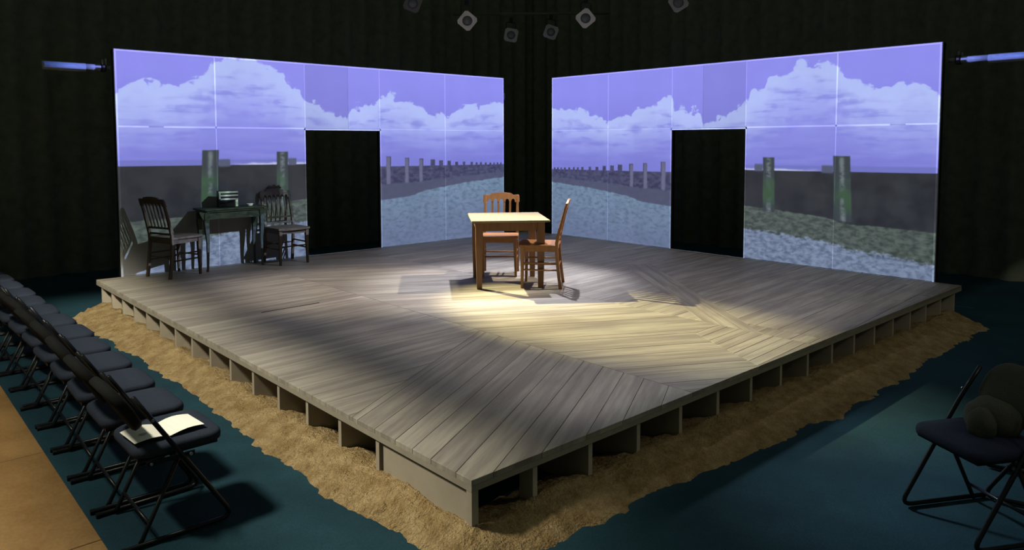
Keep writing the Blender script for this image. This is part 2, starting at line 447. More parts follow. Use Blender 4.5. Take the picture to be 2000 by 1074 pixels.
def fillet(pts, rad, n=5):
    out = [Vector(pts[0])]
    for a, b, c in zip(pts, pts[1:], pts[2:]):
        a, b, c = Vector(a), Vector(b), Vector(c)
        p = b + (a - b).normalized() * rad; q = b + (c - b).normalized() * rad
        for k in range(n + 1):
            t = k / n; out.append(p * (1 - t) ** 2 + b * 2 * t * (1 - t) + q * t * t)
    out.append(Vector(pts[-1])); return out

def cushion(w, d, h, c, rc=0.06, crown=0.012, seg=6):
    """rounded padded slab: w along x, d along y"""
    def ring(sx, z):
        pts = []
        for (cx, cy, a0) in ((1, 1, 0), (-1, 1, 90), (-1, -1, 180), (1, -1, 270)):
            for k in range(seg + 1):
                a = math.radians(a0 + 90 * k / seg)
                pts.append((c[0] + (cx * (w / 2 - rc) + math.cos(a) * rc) * sx, c[1] + (cy * (d / 2 - rc) + math.sin(a) * rc) * sx, c[2] + z))
        return pts
    return loft([ring(0.93, -h / 2), ring(0.99, -h / 2 + h * .12), ring(1.0, 0), ring(0.985, h * .32), ring(0.93, h / 2), ring(0.6, h / 2 + crown), ring(0.2, h / 2 + crown * 1.3)])

def copy_tree(root, loc, rz, label, group=None):
    r = root.copy(); COL.objects.link(r)
    r.location = loc; r.rotation_euler = (0, 0, rz); r['label'] = label
    if group: r['group'] = group
    for ch in list(root.children):
        c = ch.copy(); COL.objects.link(c); c.parent = r
        for gc in list(ch.children):
            d = gc.copy(); COL.objects.link(d); d.parent = c
    return r

FL = -0.38 * K                # house floor level (stage boards are z = 0)

# ------------------------------------------------------------------ setting
bm = bmesh.new(); add_box(bm, (2.0 * K, 2.0 * K, FL - 0.05), (26 * K, 26 * K, 0.1))
tag(obj('floor', bm, 'floor'), 'dark teal painted house floor around the stage', kind='structure')

def curtain(name, p0, p1, z0, z1, label):
    p0, p1 = Vector((*p0, 0)) * K, Vector((*p1, 0)) * K
    L = (p1 - p0).length; t = (p1 - p0) / L; nrm = Vector((t.y, -t.x, 0))
    n = int(L / 0.07); bm = bmesh.new(); rows = []
    for thick in (0.0, 0.02):
        row = []
        for i in range(n + 1):
            s = i / n * L
            q = p0 + t * s + nrm * (0.05 * math.sin(s * 17) + 0.03 * math.sin(s * 7.3 + 1) + thick)
            row.append((bm.verts.new((q.x, q.y, z0)), bm.verts.new((q.x, q.y, z1))))
        rows.append(row)
    for row in rows:
        for a, b in zip(row, row[1:]): bm.faces.new((a[0], b[0], b[1], a[1]))
    for i in range(n):
        bm.faces.new((rows[0][i][1], rows[0][i + 1][1], rows[1][i + 1][1], rows[1][i][1]))
    tag(obj(name, bm, 'curtain', smooth=True), label, kind='structure')
curtain('wall_left', (-10.5, 11.3), (11.6, 11.3), FL, 6.6 * K, 'black drape hanging behind the left projection screen')
curtain('wall_right', (11.3, -10.5), (11.3, 11.6), FL, 6.6 * K, 'black drape hanging behind the right projection screen')

# audience riser at lower left
riser = thing('audience_riser', 'low tan hardboard riser in the near left corner', 'riser', (-1.585 * K, 0, FL), 0)
RH = 0.19
def riser_panel(y0, y1):
    bm = B((-1.2, (y0 + y1) / 2, RH - 0.012), (2.4, y1 - y0 - 0.006, 0.024)); obj('panel', bm, 'riser', riser, bevel=0.002)
yy = 1.02 * K
for a, b in ((yy - 3.66, yy - 2.44), (yy - 2.44, yy - 1.22), (yy - 1.22, yy), (yy, yy + 1.22), (yy + 1.22, yy + 2.44), (yy + 2.44, yy + 3.66), (yy + 3.66, yy + 4.88), (yy + 4.88, yy + 6.1)):
    riser_panel(a, b)
obj('base', B((-1.2, yy + 1.22, (RH - 0.024) / 2), (2.37, 9.7, RH - 0.026)), 'black', riser)

# ------------------------------------------------------------------ stage platform
LX, LY = 8.105, 8.054
plat = thing('stage_platform', 'square raised stage of grey weathered boards on open ribs', 'stage')
TH = 0.028
def clip(poly, a, b, c):
    """keep a*x+b*y<=c"""
    out = []
    for i in range(len(poly)):
        p, q = poly[i], poly[(i + 1) % len(poly)]
        dp, dq = a * p[0] + b * p[1] - c, a * q[0] + b * q[1] - c
        if dp <= 0: out.append(p)
        if (dp < 0 < dq) or (dq < 0 < dp):
            t = dp / (dp - dq); out.append((p[0] + (q[0] - p[0]) * t, p[1] + (q[1] - p[1]) * t))
    return out
def area(p): return 0.5 * sum(p[i][0] * p[(i + 1) % len(p)][1] - p[(i + 1) % len(p)][0] * p[i][1] for i in range(len(p)))
planks = []
def lay(poly, ang, width, lmin, lmax, seed):
    rnd = random.Random(seed); a = math.radians(ang); c, s = math.cos(a), math.sin(a)
    loc = [(x * c + y * s, -x * s + y * c) for x, y in poly]
    y = min(p[1] for p in loc) - rnd.random() * width; ymax = max(p[1] for p in loc)
    while y < ymax:
        wd = width * rnd.uniform(0.85, 1.15)
        st = clip(clip(loc, 0, 1, y + wd), 0, -1, -y)
        if len(st) > 2 and area(st) > 0.0006:
            x0, x1 = min(p[0] for p in st), max(p[0] for p in st)
            cuts = [x0]
            while cuts[-1] < x1 - lmax: cuts.append(cuts[-1] + rnd.uniform(lmin, lmax))
            cuts.append(x1)
            for u0, u1 in zip(cuts, cuts[1:]):
                pc = clip(clip(st, 1, 0, u1), -1, 0, -u0)
                if len(pc) > 2 and area(pc) > 0.0006: planks.append((pc, a))
        y += wd
rect = [(0, 0), (LX, 0), (LX, LY), (0, LY)]
zoneA = [(0, 0), (2.1, 0), (2.1, 2.45), (0, 1.28)]
lay(zoneA, 29, 0.19, 2.0, 3.2, 1)
lay([(0, 1.28), (2.1, 2.45), (2.1, LY), (0, LY)], 2.5, 0.19, 2.3, 3.0, 2)
lay([(2.1, 0), (3.05, 0), (3.58, 0.98), (2.1, 1.8)], 151, 0.2, 2.0, 3.0, 3)
lay([(3.05, 0), (4.02, 0), (4.02, 0.98), (3.58, 0.98)], 3.5, 0.115, 2.0, 3.0, 4)
lay([(2.1, 1.8), (3.58, 0.98), (4.02, 0.98), (4.02, LY), (2.1, LY)], -29, 0.24, 2.0, 3.2, 5)
lay([(4.02, 0), (4.28, 0), (4.28, 0.84), (4.02, 0.5)], 3.5, 0.19, 2, 3, 6)
lay([(4.02, 0.5), (6.5, 3.7), (6.22, 4.0), (4.02, 1.16)], 52.2, 0.2, 1.6, 2.8, 7)
lay([(4.28, 0), (LX, 0), (LX, 3.7), (6.5, 3.7), (4.28, 0.84)], 4, 0.26, 2.2, 3.4, 8)
lay([(4.02, 1.16), (6.22, 4.0), (6.5, 3.7), (LX, 3.7), (LX, LY), (4.02, LY)], 4, 0.26, 2.4, 3.6, 9)
GAP = 0.002
for pc, a in planks:
    cx = sum(p[0] for p in pc) / len(pc); cy = sum(p[1] for p in pc) / len(pc)
    q = [((x - cx) * K, (y - cy) * K) for x, y in pc]
    top = []
    for x, y in q:                                   # shrink by the joint
        L = math.hypot(x, y); top.append((x - math.copysign(min(GAP / 2, abs(x) * .5), x), y - math.copysign(min(GAP / 2, abs(y) * .5), y)))
    # drop duplicate points
    tt = []
    for p in top:
        if not tt or math.hypot(p[0] - tt[-1][0], p[1] - tt[-1][1]) > 0.002: tt.append(p)
    if math.hypot(tt[0][0] - tt[-1][0], tt[0][1] - tt[-1][1]) < 0.002: tt.pop()
    if len(tt) < 3: continue
    dz = random.uniform(-0.0012, 0.0)
    bm = bmesh.new()
    lo = [bm.verts.new((x, y, -TH)) for x, y in tt]; mi = [bm.verts.new((x, y, dz - 0.002)) for x, y in tt]
    hi = [bm.verts.new((x * (1 - 0.0015 / max(abs(x), .01)), y * (1 - 0.0015 / max(abs(y), .01)), dz)) for x, y in tt]
    n = len(tt)
    bm.faces.new(hi); bm.faces.new(list(reversed(lo)))
    for i in range(n):
        j = (i + 1) % n
        bm.faces.new((lo[i], lo[j], mi[j], mi[i])); bm.faces.new((mi[i], mi[j], hi[j], hi[i]))
    o = obj('plank', bm, 'plank', plat)
    o.location = ((cx * math.cos(a) - cy * math.sin(a)) * K, (cx * math.sin(a) + cy * math.cos(a)) * K, 0)
    o.rotation_euler = (0, 0, a)
obj('subfloor', B((LX / 2 * K, LY / 2 * K, -TH - 0.008), (LX * K - 0.05, LY * K - 0.05, 0.016)), 'black', plat)
# edge trim under the boards
E0 = 0.020
for nm, c, s in (('edge_trim', (0.010, LY / 2 * K, -TH - 0.016), (0.020, LY * K, 0.030)), ('edge_trim', (LX / 2 * K, 0.010, -TH - 0.016), (LX * K - 0.041, 0.020, 0.030)),
                 ('edge_trim', (LX * K - 0.01, LY / 2 * K, -TH - 0.016), (0.02, LY * K, 0.03)), ('edge_trim', (LX / 2 * K, LY * K - 0.01, -TH - 0.016), (LX * K - 0.041, 0.02, 0.03))):
    obj(nm, B(c, s), 'trim', plat)
zb = FL; zt = -TH - 0.031
def rib(c, s): obj('rib', B(c, s), 'rib', plat)
RD = 0.42
for k in range(15):
    y = (0.985 + 0.4895 * k) * K
    rib((0.012 + RD / 2, y, (zb + zt) / 2), (RD, 0.034, zt - zb))
for k in range(1, 17):
    x = (0.005 + 0.4925 * k) * K
    if k == 1: rib((x, 0.012 + 0.05, (zb + zt) / 2), (0.032, 0.10, zt - zb))
    else: rib((x, 0.012 + RD / 2, (zb + zt) / 2), (0.032, RD, zt - zb))
obj('corner_post', B((0.022, 0.022, (zb + zt) / 2), (0.04, 0.04, zt - zb)), 'rib', plat)
obj('side_panel', B((0.028, 0.50 * K, (zb + zt - 0.02) / 2), (0.014, 0.86 * K, zt - zb - 0.02)), 'rib', plat)
obj('slot', B((1.185 * K, 4.668 * K, 0.0006), (0.70 * K, 0.016, 0.002), Matrix.Rotation(math.radians(2.0), 4, 'Z')), 'black', plat)

# ------------------------------------------------------------------ sand heaped along the two open sides
def interp(t, pts):
    if t <= pts[0][0]: return pts[0][1]
    for (a, x), (b, y) in zip(pts, pts[1:]):
        if t <= b: return x + (y - x) * (t - a) / (b - a)
    return pts[-1][1]
WL = [(-.4, .26), (0, .24), (.31, .21), (.84, .28), (1.35, .31), (2.8, .29), (4.7, .28), (6.2, .36), (7.65, .46), (8.2, .46)]
WR = [(-.4, .28), (0, .28), (.35, .29), (1.38, .29), (2.5, .42), (3.64, .50), (6.0, .47), (7.85, .44), (8.2, .44)]
def sand_h(x, y):
    dx, dy = max(-x, 0), max(-y, 0)
    if x >= 0 and y >= 0:
        d = -min(x, y); w = 0.3; t = max(x, y)
    else:
        d = math.hypot(dx, dy)
        if dx > 0 and dy > 0:
            f = math.atan2(dy, dx) / (PI / 2); w = (0.255 * (1 - f) + 0.28 * f)
            t = 0
        elif dx > 0: w = interp(y, WL); t = y
        else: w = interp(x, WR); t = x
    rag = mnoise.noise(Vector((x * 3.1, y * 3.1, 4.2))) * 0.07 + mnoise.noise(Vector((x * 9, y * 9, 1.0))) * 0.035
    w += rag
    big = 1 + 0.35 * mnoise.noise(Vector((x * 2.2, y * 2.2, 9.0)))
    if d < 0: h = 0.115 * big * (1 + d / 0.33)
    else: h = 0.115 * big * (1 - max(d, 0) / w) ** 0.8 if d < w else -0.05 * (d - w) / 0.05
    # pinch off at the far ends
    end = 7.72 - 0.35 * max(0, -0.0 + (0.25 - max(dx, dy)))
    ee = max(x, y) - (7.62 + 0.6 * (0.30 - max(dx, dy)))
    if ee > 0: h = min(h, -0.3 * ee)
    h += 0.015 * mnoise.noise(Vector((x * 24, y * 24, 0))) + 0.016 * mnoise.noise(Vector((x * 12, y * 12, 3)))
    return h
bm = bmesh.new(); cell = 0.032; vmap = {}
N0, N1 = int(-0.72 / cell), int(8.2 / cell)
def sv(i, j):
    if (i, j) not in vmap:
        x, y = i * cell, j * cell; h = sand_h(x, y)
        vmap[(i, j)] = (bm.verts.new((x * K, y * K, FL + max(h, -0.02) * K)), h)
    return vmap[(i, j)]
for i in range(N0, N1):
    for j in range(N0, N1):
        if i * cell > 0.3 and j * cell > 0.3: continue
        q = [sv(i, j), sv(i + 1, j), sv(i + 1, j + 1), sv(i, j + 1)]
        if max(v[1] for v in q) > 0: bm.faces.new([v[0] for v in q])
for v in [v for v in bm.verts if not v.link_faces]: bm.verts.remove(v)
tag(obj('sand_bank', bm, 'sand', smooth=True), 'ragged bank of tan sand heaped along the open sides of the stage', 'sand', kind='stuff')

# ------------------------------------------------------------------ projection screens
HW, HD = 3.131 * K, 2.05 * K
def screen(name, label, side):
    # local: x along the screen from its outer end (0..7.1), y = 0 is the picture face (towards -y), z up
    s = thing(name, label, 'screen', (0, 0, 0))
    if side == 'L':
        s.location = (0.31 * K, (LY - 0.004) * K, 0.0); s.rotation_euler = (0, 0, 0); mir = 1
    else:
        s.location = ((LX - 0.004) * K, 0.316 * K, 0.0); s.rotation_euler = (0, 0, PI / 2); mir = -1
    W = 7.08 * K; y = lambda v: v * mir
    d0, d1 = 2.785 * K, 4.185 * K
    vs = [0, 1.355 * K, d0, 3.57 * K, d1, 5.61 * K, W]
    e = 0.026; g = 0.002
    tz = 0.012
    zs = 2.075 * K
    cells = []
    for a, b in zip(vs, vs[1:]):
        if a >= d0 - .01 and b <= d1 + .01: cells.append((a, b, zs, HW))
        else: cells.append((a, b, 0, zs)); cells.append((a, b, zs, HW))
    for a, b, z0, z1 in cells:
        x0 = a + (e if a == 0 else g / 2); x1 = b - (e if b == W else g / 2)
        if b == d0 and z0 == 0: x1 = b - e * .7
        if a == d1 and z0 == 0: x0 = a + e * .7
        if a >= d0 - .01 and b <= d1 + .01: zz0 = z0 + g / 2
        else: zz0 = z0 + (0.004 if z0 == 0 else g / 2)
        zz1 = z1 - (e if z1 == HW else g / 2)
        obj('panel', B(((x0 + x1) / 2, y(0.008), (zz0 + zz1) / 2), (x1 - x0, 0.016, zz1 - zz0)), 'screen', s)
    # white strips behind the joints, proud strips round the rim and the doorway
    def strip(nm, x0, x1, z0, z1, yc, th, mat='seam'):
        obj(nm, B(((x0 + x1) / 2, y(yc), (z0 + z1) / 2), (x1 - x0, th, z1 - z0)), mat, s)
    tp = lambda x0, x1, z0, z1: strip('joint_tape', x0, x1, z0, z1, -0.0006, 0.0016)
    tp(vs[1] - .010, vs[1] + .010, zs + .012, HW - e); tp(vs[1] - .006, vs[1] + .006, 0.004, zs - .012)
    tp(vs[5] - .006, vs[5] + .006, 0.004, HW - e)
    tp(d0 - .005, d0 + .005, zs + .02, HW - e); tp(d1 - .005, d1 + .005, zs + .02, HW - e)
    tp(e, 0.42 * K, zs - .010, zs + .010); tp(0.62 * K, vs[1] - .012, zs - .012, zs + .010); tp(vs[1] + .012, d0 - e * .7, zs - .011, zs + .009)
    tp(d1 + e * .7, W - e, zs - .003, zs + .003)
    strip('rim', 0, W, HW - e, HW, 0.006, 0.020); strip('rim', 0, e, 0.0, HW - e, 0.006, 0.020); strip('rim', W - e, W, 0.0, HW - e, 0.006, 0.020)
    strip('door_jamb', d0 - e * .7, d0, 0.0, HD, 0.006, 0.020); strip('door_jamb', d1, d1 + e * .7, 0.0, HD, 0.006, 0.020)
    strip('door_head', d0, d1, HD, HD + e * .7, 0.006, 0.020)
    # black timber frame behind
    for v in (0.03, vs[1], d0 - 0.03, d1 + 0.03, vs[5], W - 0.03): strip('frame_stud', v - 0.03, v + 0.03, 0.0, HW - 0.01, 0.05, 0.06, 'black')
    strip('frame_rail', 0, W, HW - 0.07, HW - 0.005, 0.085, 0.02, 'black'); strip('frame_rail', 0, d0, 0, .07, 0.085, 0.02, 'black'); strip('frame_rail', d1, W, 0, .07, 0.085, 0.02, 'black')
    strip('backing', 0.01, d0 - .01, 0.01, HW - 0.01, 0.019, 0.004, 'black'); strip('backing', d1 + .01, W - .01, 0.01, HW - 0.01, 0.019, 0.004, 'black'); strip('backing', d0, d1, HD + .01, HW - 0.01, 0.019, 0.004, 'black')
    strip('bracket', W, W + 0.07, HW - 0.37, HW - 0.25, 0.06, 0.03, 'pipe')
    return s
screen('projection_screen', 'left screen flat with doorway showing beach posts and cloudy violet sky', 'L')
screen('projection_screen', 'right screen flat with doorway showing mirrored beach posts and cloudy sky', 'R')

# pipes running out from the screens' outer ends
def side_pipe(label, base, rz, inner, outer, zc):
    t = thing('scaffold_pipe', label, 'pipe', base, rz)
    r = 0.051
    obj('thin_tube', tube([(inner, 0, zc), (inner + (outer - inner) * 0.32, 0, zc)], r * 0.72, 10), 'pipe', t, True)
    obj('thick_tube', tube([(inner + (outer - inner) * 0.27, 0, zc - 0.01), (outer, 0, zc - 0.01)], r, 10), 'pipe', t, True)
    sg = -1 if outer < inner else 1
    obj('spigot', tube([(inner - sg * 0.13, 0, zc), (inner - sg * 0.05, 0, zc)], r * 0.45, 8), 'pipe', t, True)
    cl = obj('clamp', B((inner - sg * 0.03, 0, zc), (0.05, 0.09, 0.10)), 'can', t, bevel=0.008)
    obj('bolt', tube([(inner - sg * 0.045, -0.05, zc + 0.03), (inner - sg * 0.045, -0.05, zc + 0.10)], 0.010, 6), 'pipe', cl)
    obj('bolt', tube([(inner - sg * 0.01, -0.05, zc + 0.03), (inner - sg * 0.01, -0.05, zc + 0.085)], 0.009, 6), 'pipe', cl)
side_pipe('pale blue-lit pipe sticking out left of the left screen', (0.31 * K, 8.2 * K, 0), 0, -0.125 * K, -0.81 * K, 2.875 * K)
side_pipe('pale blue-lit pipe sticking out right of the right screen', (8.3 * K, 0.316 * K, 0), PI / 2, -0.16 * K, -1.3 * K, 2.90 * K)

# ------------------------------------------------------------------ wooden chairs
def make_chair(label, wood, loc, rz, group, crest='step', n=5, sw=.0085):
    # front is -y, origin on the floor under the seat centre
    t = thing('wooden_chair', label, 'chair', loc, rz, group)
    sh = 0.475; wf, wb, dp = 0.445, 0.42, 0.42
    yf, yb = -dp / 2, dp / 2
    # seat: trapezoid with rounded front and shallow dish
    pts = []
    for k in range(9):
        a = k / 8; pts.append((-wf / 2 + wf * a, yf - 0.02 * math.sin(PI * a)))
    pts += [(wb / 2 + 0.005, yb), (-wb / 2 - 0.005, yb)]
    obj('seat', prism(pts, sh - 0.028, sh), wood, t, bevel=0.006)
    lean = lambda z: yb - 0.02 + (0.20 * (z - sh) + 0.12 * (z - sh) ** 2 if z > sh else 0.16 * (sh - z) ** 1.5 * 0.9)
    for s in (-1, 1):
        x = s * (wf / 2 - 0.035)
        obj('leg', post([((x + s * .006, yf + 0.03, 0), .013, .013), ((x, yf + 0.035, 0.30), .019, .019), ((x, yf + 0.035, sh - 0.03), .022, .022)]), wood, t, bevel=0.003)
        xb = s * (wb / 2 - 0.012)
        path = [((xb + s * 0.004 * (1 - z / sh if z < sh else 0), lean(z), z), .016 if z < .85 else .014, .017 if z < .7 else .013) for z in (0, .12, .26, .40, .50, .62, .75, .86, .925)]
        obj('leg', post(path), wood, t, bevel=0.003)
        for z in (0.20, 0.275):
            obj('side_stretcher', tube([(x, yf + 0.035, z), (xb, lean(z), z)], 0.0095, 8), wood, t, True)
        a = 0.030
        obj('side_apron', post([((x * .985, yf + .03, sh - 0.085), .009, .001), ((x * .985, yf + .03, sh - 0.084), .009, .001)]) if False else
            loft([[(x - .009, yf + .045, sh - .075), (x + .009, yf + .045, sh - .075), (x + .009, yf + .045, sh - .029), (x - .009, yf + .045, sh - .029)],
                  [(xb - .009, yb - .03, sh - .075), (xb + .009, yb - .03, sh - .075), (xb + .009, yb - .03, sh - .029), (xb - .009, yb - .03, sh - .029)]]), wood, t)
    obj('front_apron', B((0, yf + 0.035, sh - 0.052), (wf - 0.10, 0.018, 0.046)), wood, t)
    obj('front_stretcher', tube([(-wf / 2 + .04, yf + .035, .235), (wf / 2 - .04, yf + .035, .235)], 0.0095, 8), wood, t, True)
    obj('back_stretcher', tube([(-wb / 2 + .02, lean(.24), .24), (wb / 2 - .02, lean(.24), .24)], 0.0095, 8), wood, t, True)
    obj('back_apron', B((0, yb - .025, sh - .052), (wb - .05, .018, .046)), wood, t)
    # crest rail: shaped top, arched openings below
    hw = wb / 2 + 0.012
    ow = (wb - 0.06) / (n + 1)
    def zoff(p): return p
    top = [(-hw, .885), (-hw + .004, .920), (-hw * .92, .930), (-hw * .66, .926), (-hw * .52, .946), (-hw * .25, .954), (0, .956), (hw * .25, .954), (hw * .52, .946), (hw * .66, .926), (hw * .92, .930), (hw - .004, .920), (hw, .885)]
    low = []
    x0 = -(wb - .06) / 2
    for i in range(n + 1):
        xa, xb_ = x0 + ow * i + sw, x0 + ow * (i + 1) - sw
        for k in range(7):
            a = PI * k / 6; low.append(((xa + xb_) / 2 - math.cos(a) * (xb_ - xa) / 2, .845 + math.sin(a) * .035))
    bm = bmesh.new()
    # quads between the lower profile and the top profile, sampled in x
    xs = sorted(set([round(p[0], 4) for p in top] + [round(p[0], 4) for p in low] + [round(x0 + ow * i + d, 4) for i in range(n + 2) for d in (-sw * .96, sw * .96)]))
    xs = [x for x in xs if -hw <= x <= hw]
    def zt_(x): return interp(x, top)
    def zl_(x):
        if x < low[0][0] or x > low[-1][0]: return .84
        return interp(x, low)
    th = 0.011
    front = []; back = []
    for x in xs:
        za, zc = zl_(x), zt_(x)
        front.append((bm.verts.new((x, lean(za) - th, za)), bm.verts.new((x, lean(zc) - th, zc))))
        back.append((bm.verts.new((x, lean(za) + th, za)), bm.verts.new((x, lean(zc) + th, zc))))
    for i in range(len(xs) - 1):
        f0, f1, b0, b1 = front[i], front[i + 1], back[i], back[i + 1]
        bm.faces.new((f0[0], f1[0], f1[1], f0[1])); bm.faces.new((b1[0], b0[0], b0[1], b1[1]))
        bm.faces.new((f0[1], f1[1], b1[1], b0[1])); bm.faces.new((f1[0], f0[0], b0[0], b1[0]))
    bm.faces.new((front[0][0], front[0][1], back[0][1], back[0][0])); bm.faces.new((front[-1][1], front[-1][0], back[-1][0], back[-1][1]))
    obj('crest_rail', bm, wood, t)
    zl0 = .585
    for i in range(n):
        x = x0 + ow * (i + 1)
        obj('slat', post([((x, lean(z), z), sw, .006) for z in (zl0, .70, .80, .85)]), wood, t)
    for z in (.515, zl0):
        obj('lower_rail', B((0, lean(z), z), (wb - .05, .016, .024)), wood, t, bevel=0.002)
    if crest == 'carved':
        ca = obj('carved_crest', tube([(-.10, lean(.985) - .006, .962), (-.07, lean(.985) - .012, .99), (-.03, lean(.99) - .012, .982), (0, lean(.99) - .014, 1.0), (.03, lean(.99) - .012, .982), (.07, lean(.985) - .012, .99), (.10, lean(.985) - .006, .962)], [.008, .014, .011, .016, .011, .014, .008], 8), wood, t, True)
    return t

def at(x, y, z=0.0): return (x * K, y * K, z)

E1 = Vector((0.809, -0.588)); E2 = Vector((0.588, 0.809))      # axes of the centre table
TAB_RZ = math.atan2(E1.y, E1.x)

# ------------------------------------------------------------------ centre table
tc_ = Vector((3.96, 4.13))
tw, td, thh = 0.835, 0.90, 0.744
tb = thing('wooden_table', 'square kitchen table with pale scrubbed top standing in the spotlight', 'table', at(tc_.x, tc_.y), TAB_RZ)
obj('tabletop', B((0, 0, thh - 0.011), (tw, td, 0.022)), 'table_top', tb, bevel=0.004)
lx, ly = tw / 2 - 0.085, td / 2 - 0.11
for sx in (-1, 1):
    for sy in (-1, 1):
        obj('leg', post([((sx * lx, sy * ly, 0), .027, .027), ((sx * lx, sy * ly, .55), .039, .039), ((sx * lx, sy * ly, thh - .022), .039, .039)]), 'table_wood', tb, bevel=0.004)
for s in (-1, 1):
    obj('apron', B((0, s * (ly + .01), thh - .022 - .05), (2 * lx - .07, .02, .10)), 'table_wood', tb)
    obj('apron', B((s * (lx + .01), 0, thh - .022 - .05), (.02, 2 * ly - .07, .10)), 'table_wood', tb)

def px_floor(px, py, z=0.0):
    """where the photograph's pixel meets the level z (metres)"""
    d = cam.rotation_euler.to_matrix() @ Vector(((px - 1000) / 1439.0, (371.36 - py) / 1439.0, -1.0))
    k = (z - CAM.z) / d.z
    return CAM + d * k
# chair behind the table, facing it (and the viewer); chair to its right in profile
pb = px_floor(977, 541)
vd = (pb - CAM); vd.z = 0; vd.normalize()
face = -vd
ctr = pb + vd * 0.20
def rz_for(f): return math.atan2(f.y, f.x) + PI / 2          # front is -y
make_chair('honey wood chair behind the pale table, facing the viewer', 'chair_wood', (ctr.x, ctr.y, 0), rz_for(face) - 0.06, 'honey wood chairs at the centre table', n=4, sw=.0125)
pr = px_floor(1098, 564); pf = px_floor(1019, 562)
f2 = (pf - pr); f2.z = 0; f2.normalize()
nl = Vector((-f2.y, f2.x, 0))
if nl.dot(vd) < 0: nl = -nl
c2 = (pr + pf) / 2 + nl * 0.185 + f2 * 0.035
make_chair('honey wood chair seen side-on, pushed in at the right of the table', 'chair_wood', (c2.x, c2.y, 0), rz_for(f2), 'honey wood chairs at the centre table', n=4, sw=.0125)

# ------------------------------------------------------------------ furniture against the left screen
ch = make_chair('dark slatted wooden chair standing left of the console table', 'dark_wood', at(0.93, 7.70), rz_for(Vector((0.94, 0.33, 0))), 'dark chairs by the left screen')
ch = make_chair('dark wooden chair with carved top rail beside the doorway', 'dark_wood', at(2.55, 7.645), rz_for(Vector((0.06, -1, 0))), 'dark chairs by the left screen', 'carved')

ct = thing('console_table', 'narrow dark green console table against the left screen', 'table', at(1.755, 7.80), math.radians(2))
cw, cd, chh = 0.74, 0.27, 0.765
def top_outline(w, d, r=0.03):
    return [(-w / 2, -d / 2 + r), (-w / 2 + r, -d / 2), (w / 2 - r, -d / 2), (w / 2, -d / 2 + r), (w / 2, d / 2), (-w / 2, d / 2)]
obj('tabletop', prism(top_outline(cw + .08, cd + .05), chh - .022, chh), 'green_wood', ct, bevel=.004)
obj('moulding', prism(top_outline(cw + .03, cd + .02), chh - .040, chh - .022), 'green_wood', ct)
obj('apron', B((0, -cd / 2 + .02, chh - .085), (cw - .06, .018, .09)), 'green_wood', ct)
obj('apron', B((0, cd / 2 - .02, chh - .085), (cw - .06, .018, .09)), 'green_wood', ct)
for s in (-1, 1): obj('apron', B((s * (cw / 2 - .02), 0, chh - .085), (.018, cd - .06, .09)), 'green_wood', ct)
for sx in (-1, 1):
    for sy in (-1, 1):
        x, y = sx * (cw / 2 - .025), sy * (cd / 2 - .025)
        obj('leg', post([((x + sx * .012, y + sy * .006, 0), .014, .014), ((x + sx * .004, y, .04), .011, .011), ((x - sx * .004, y, .35), .017, .017), ((x + sx * .010, y, .60), .029, .027), ((x + sx * .004, y, .70), .032, .028), ((x, y, chh - .04), .027, .026)]), 'green_wood', ct, bevel=.003)
    # scrolled ear at each end of the top
    ear = [(sx * (cw / 2 - .02), chh - .04), (sx * (cw / 2 + .07), chh - .03), (sx * (cw / 2 + .055), chh - .075), (sx * (cw / 2 + .03), chh - .12), (sx * (cw / 2 - .01), chh - .17)]
    bm = bmesh.new()
    a = [bm.verts.new((x, -cd / 2 + .01, z)) for x, z in ear]; b = [bm.verts.new((x, -cd / 2 + .035, z)) for x, z in ear]
    bm.faces.new(a); bm.faces.new(list(reversed(b)))
    for i in range(5): bm.faces.new((a[i], a[(i + 1) % 5], b[(i + 1) % 5], b[i]))
    obj('scroll_bracket', bm, 'green_wood', ct)

rd = thing('table_radio', 'small black table radio with ivory bars on the console table', 'radio', at(1.715, 7.82, chh), math.radians(-8))
rw, rdp, rh = 0.235, 0.12, 0.205
obj('body', B((0, 0, rh / 2), (rw, rdp, rh)), 'radio_black', rd, bevel=.008)
yv = -rdp / 2 - .002
for nm, x0, x1, z0, z1 in (('bar', -rw / 2, rw / 2, rh - .028, rh - .004), ('bar', -rw / 2 + .008, rw / 2, rh - .068, rh - .046), ('bar', -rw / 2 + .02, rw / 2, rh - .112, rh - .092),
                           ('side_bar', -rw / 2 + .004, -rw / 2 + .024, rh - .10, rh - .02), ('side_bar', rw / 2 - .036, rw / 2 - .004, .006, rh - .10)):
    obj(nm, B(((x0 + x1) / 2, yv, (z0 + z1) / 2), (x1 - x0, .010, z1 - z0)), 'ivory', rd, bevel=.003)
obj('speaker_cloth', B((-.02, yv, .045), (rw - .07, .004, .075)), 'black', rd)

ds = thing('small_dish', 'small oval white china dish on the console table', 'dish', at(2.03, 7.76, chh), 0)
def oval(w, d, z): return [(w * math.cos(2 * PI * k / 20), d * math.sin(2 * PI * k / 20), z) for k in range(20)]
obj('bowl', loft([oval(.022, .014, 0), oval(.034, .022, .008), oval(.041, .028, .026), oval(.042, .029, .032), oval(.036, .023, .030), oval(.026, .014, .014)]), 'china', ds, True)

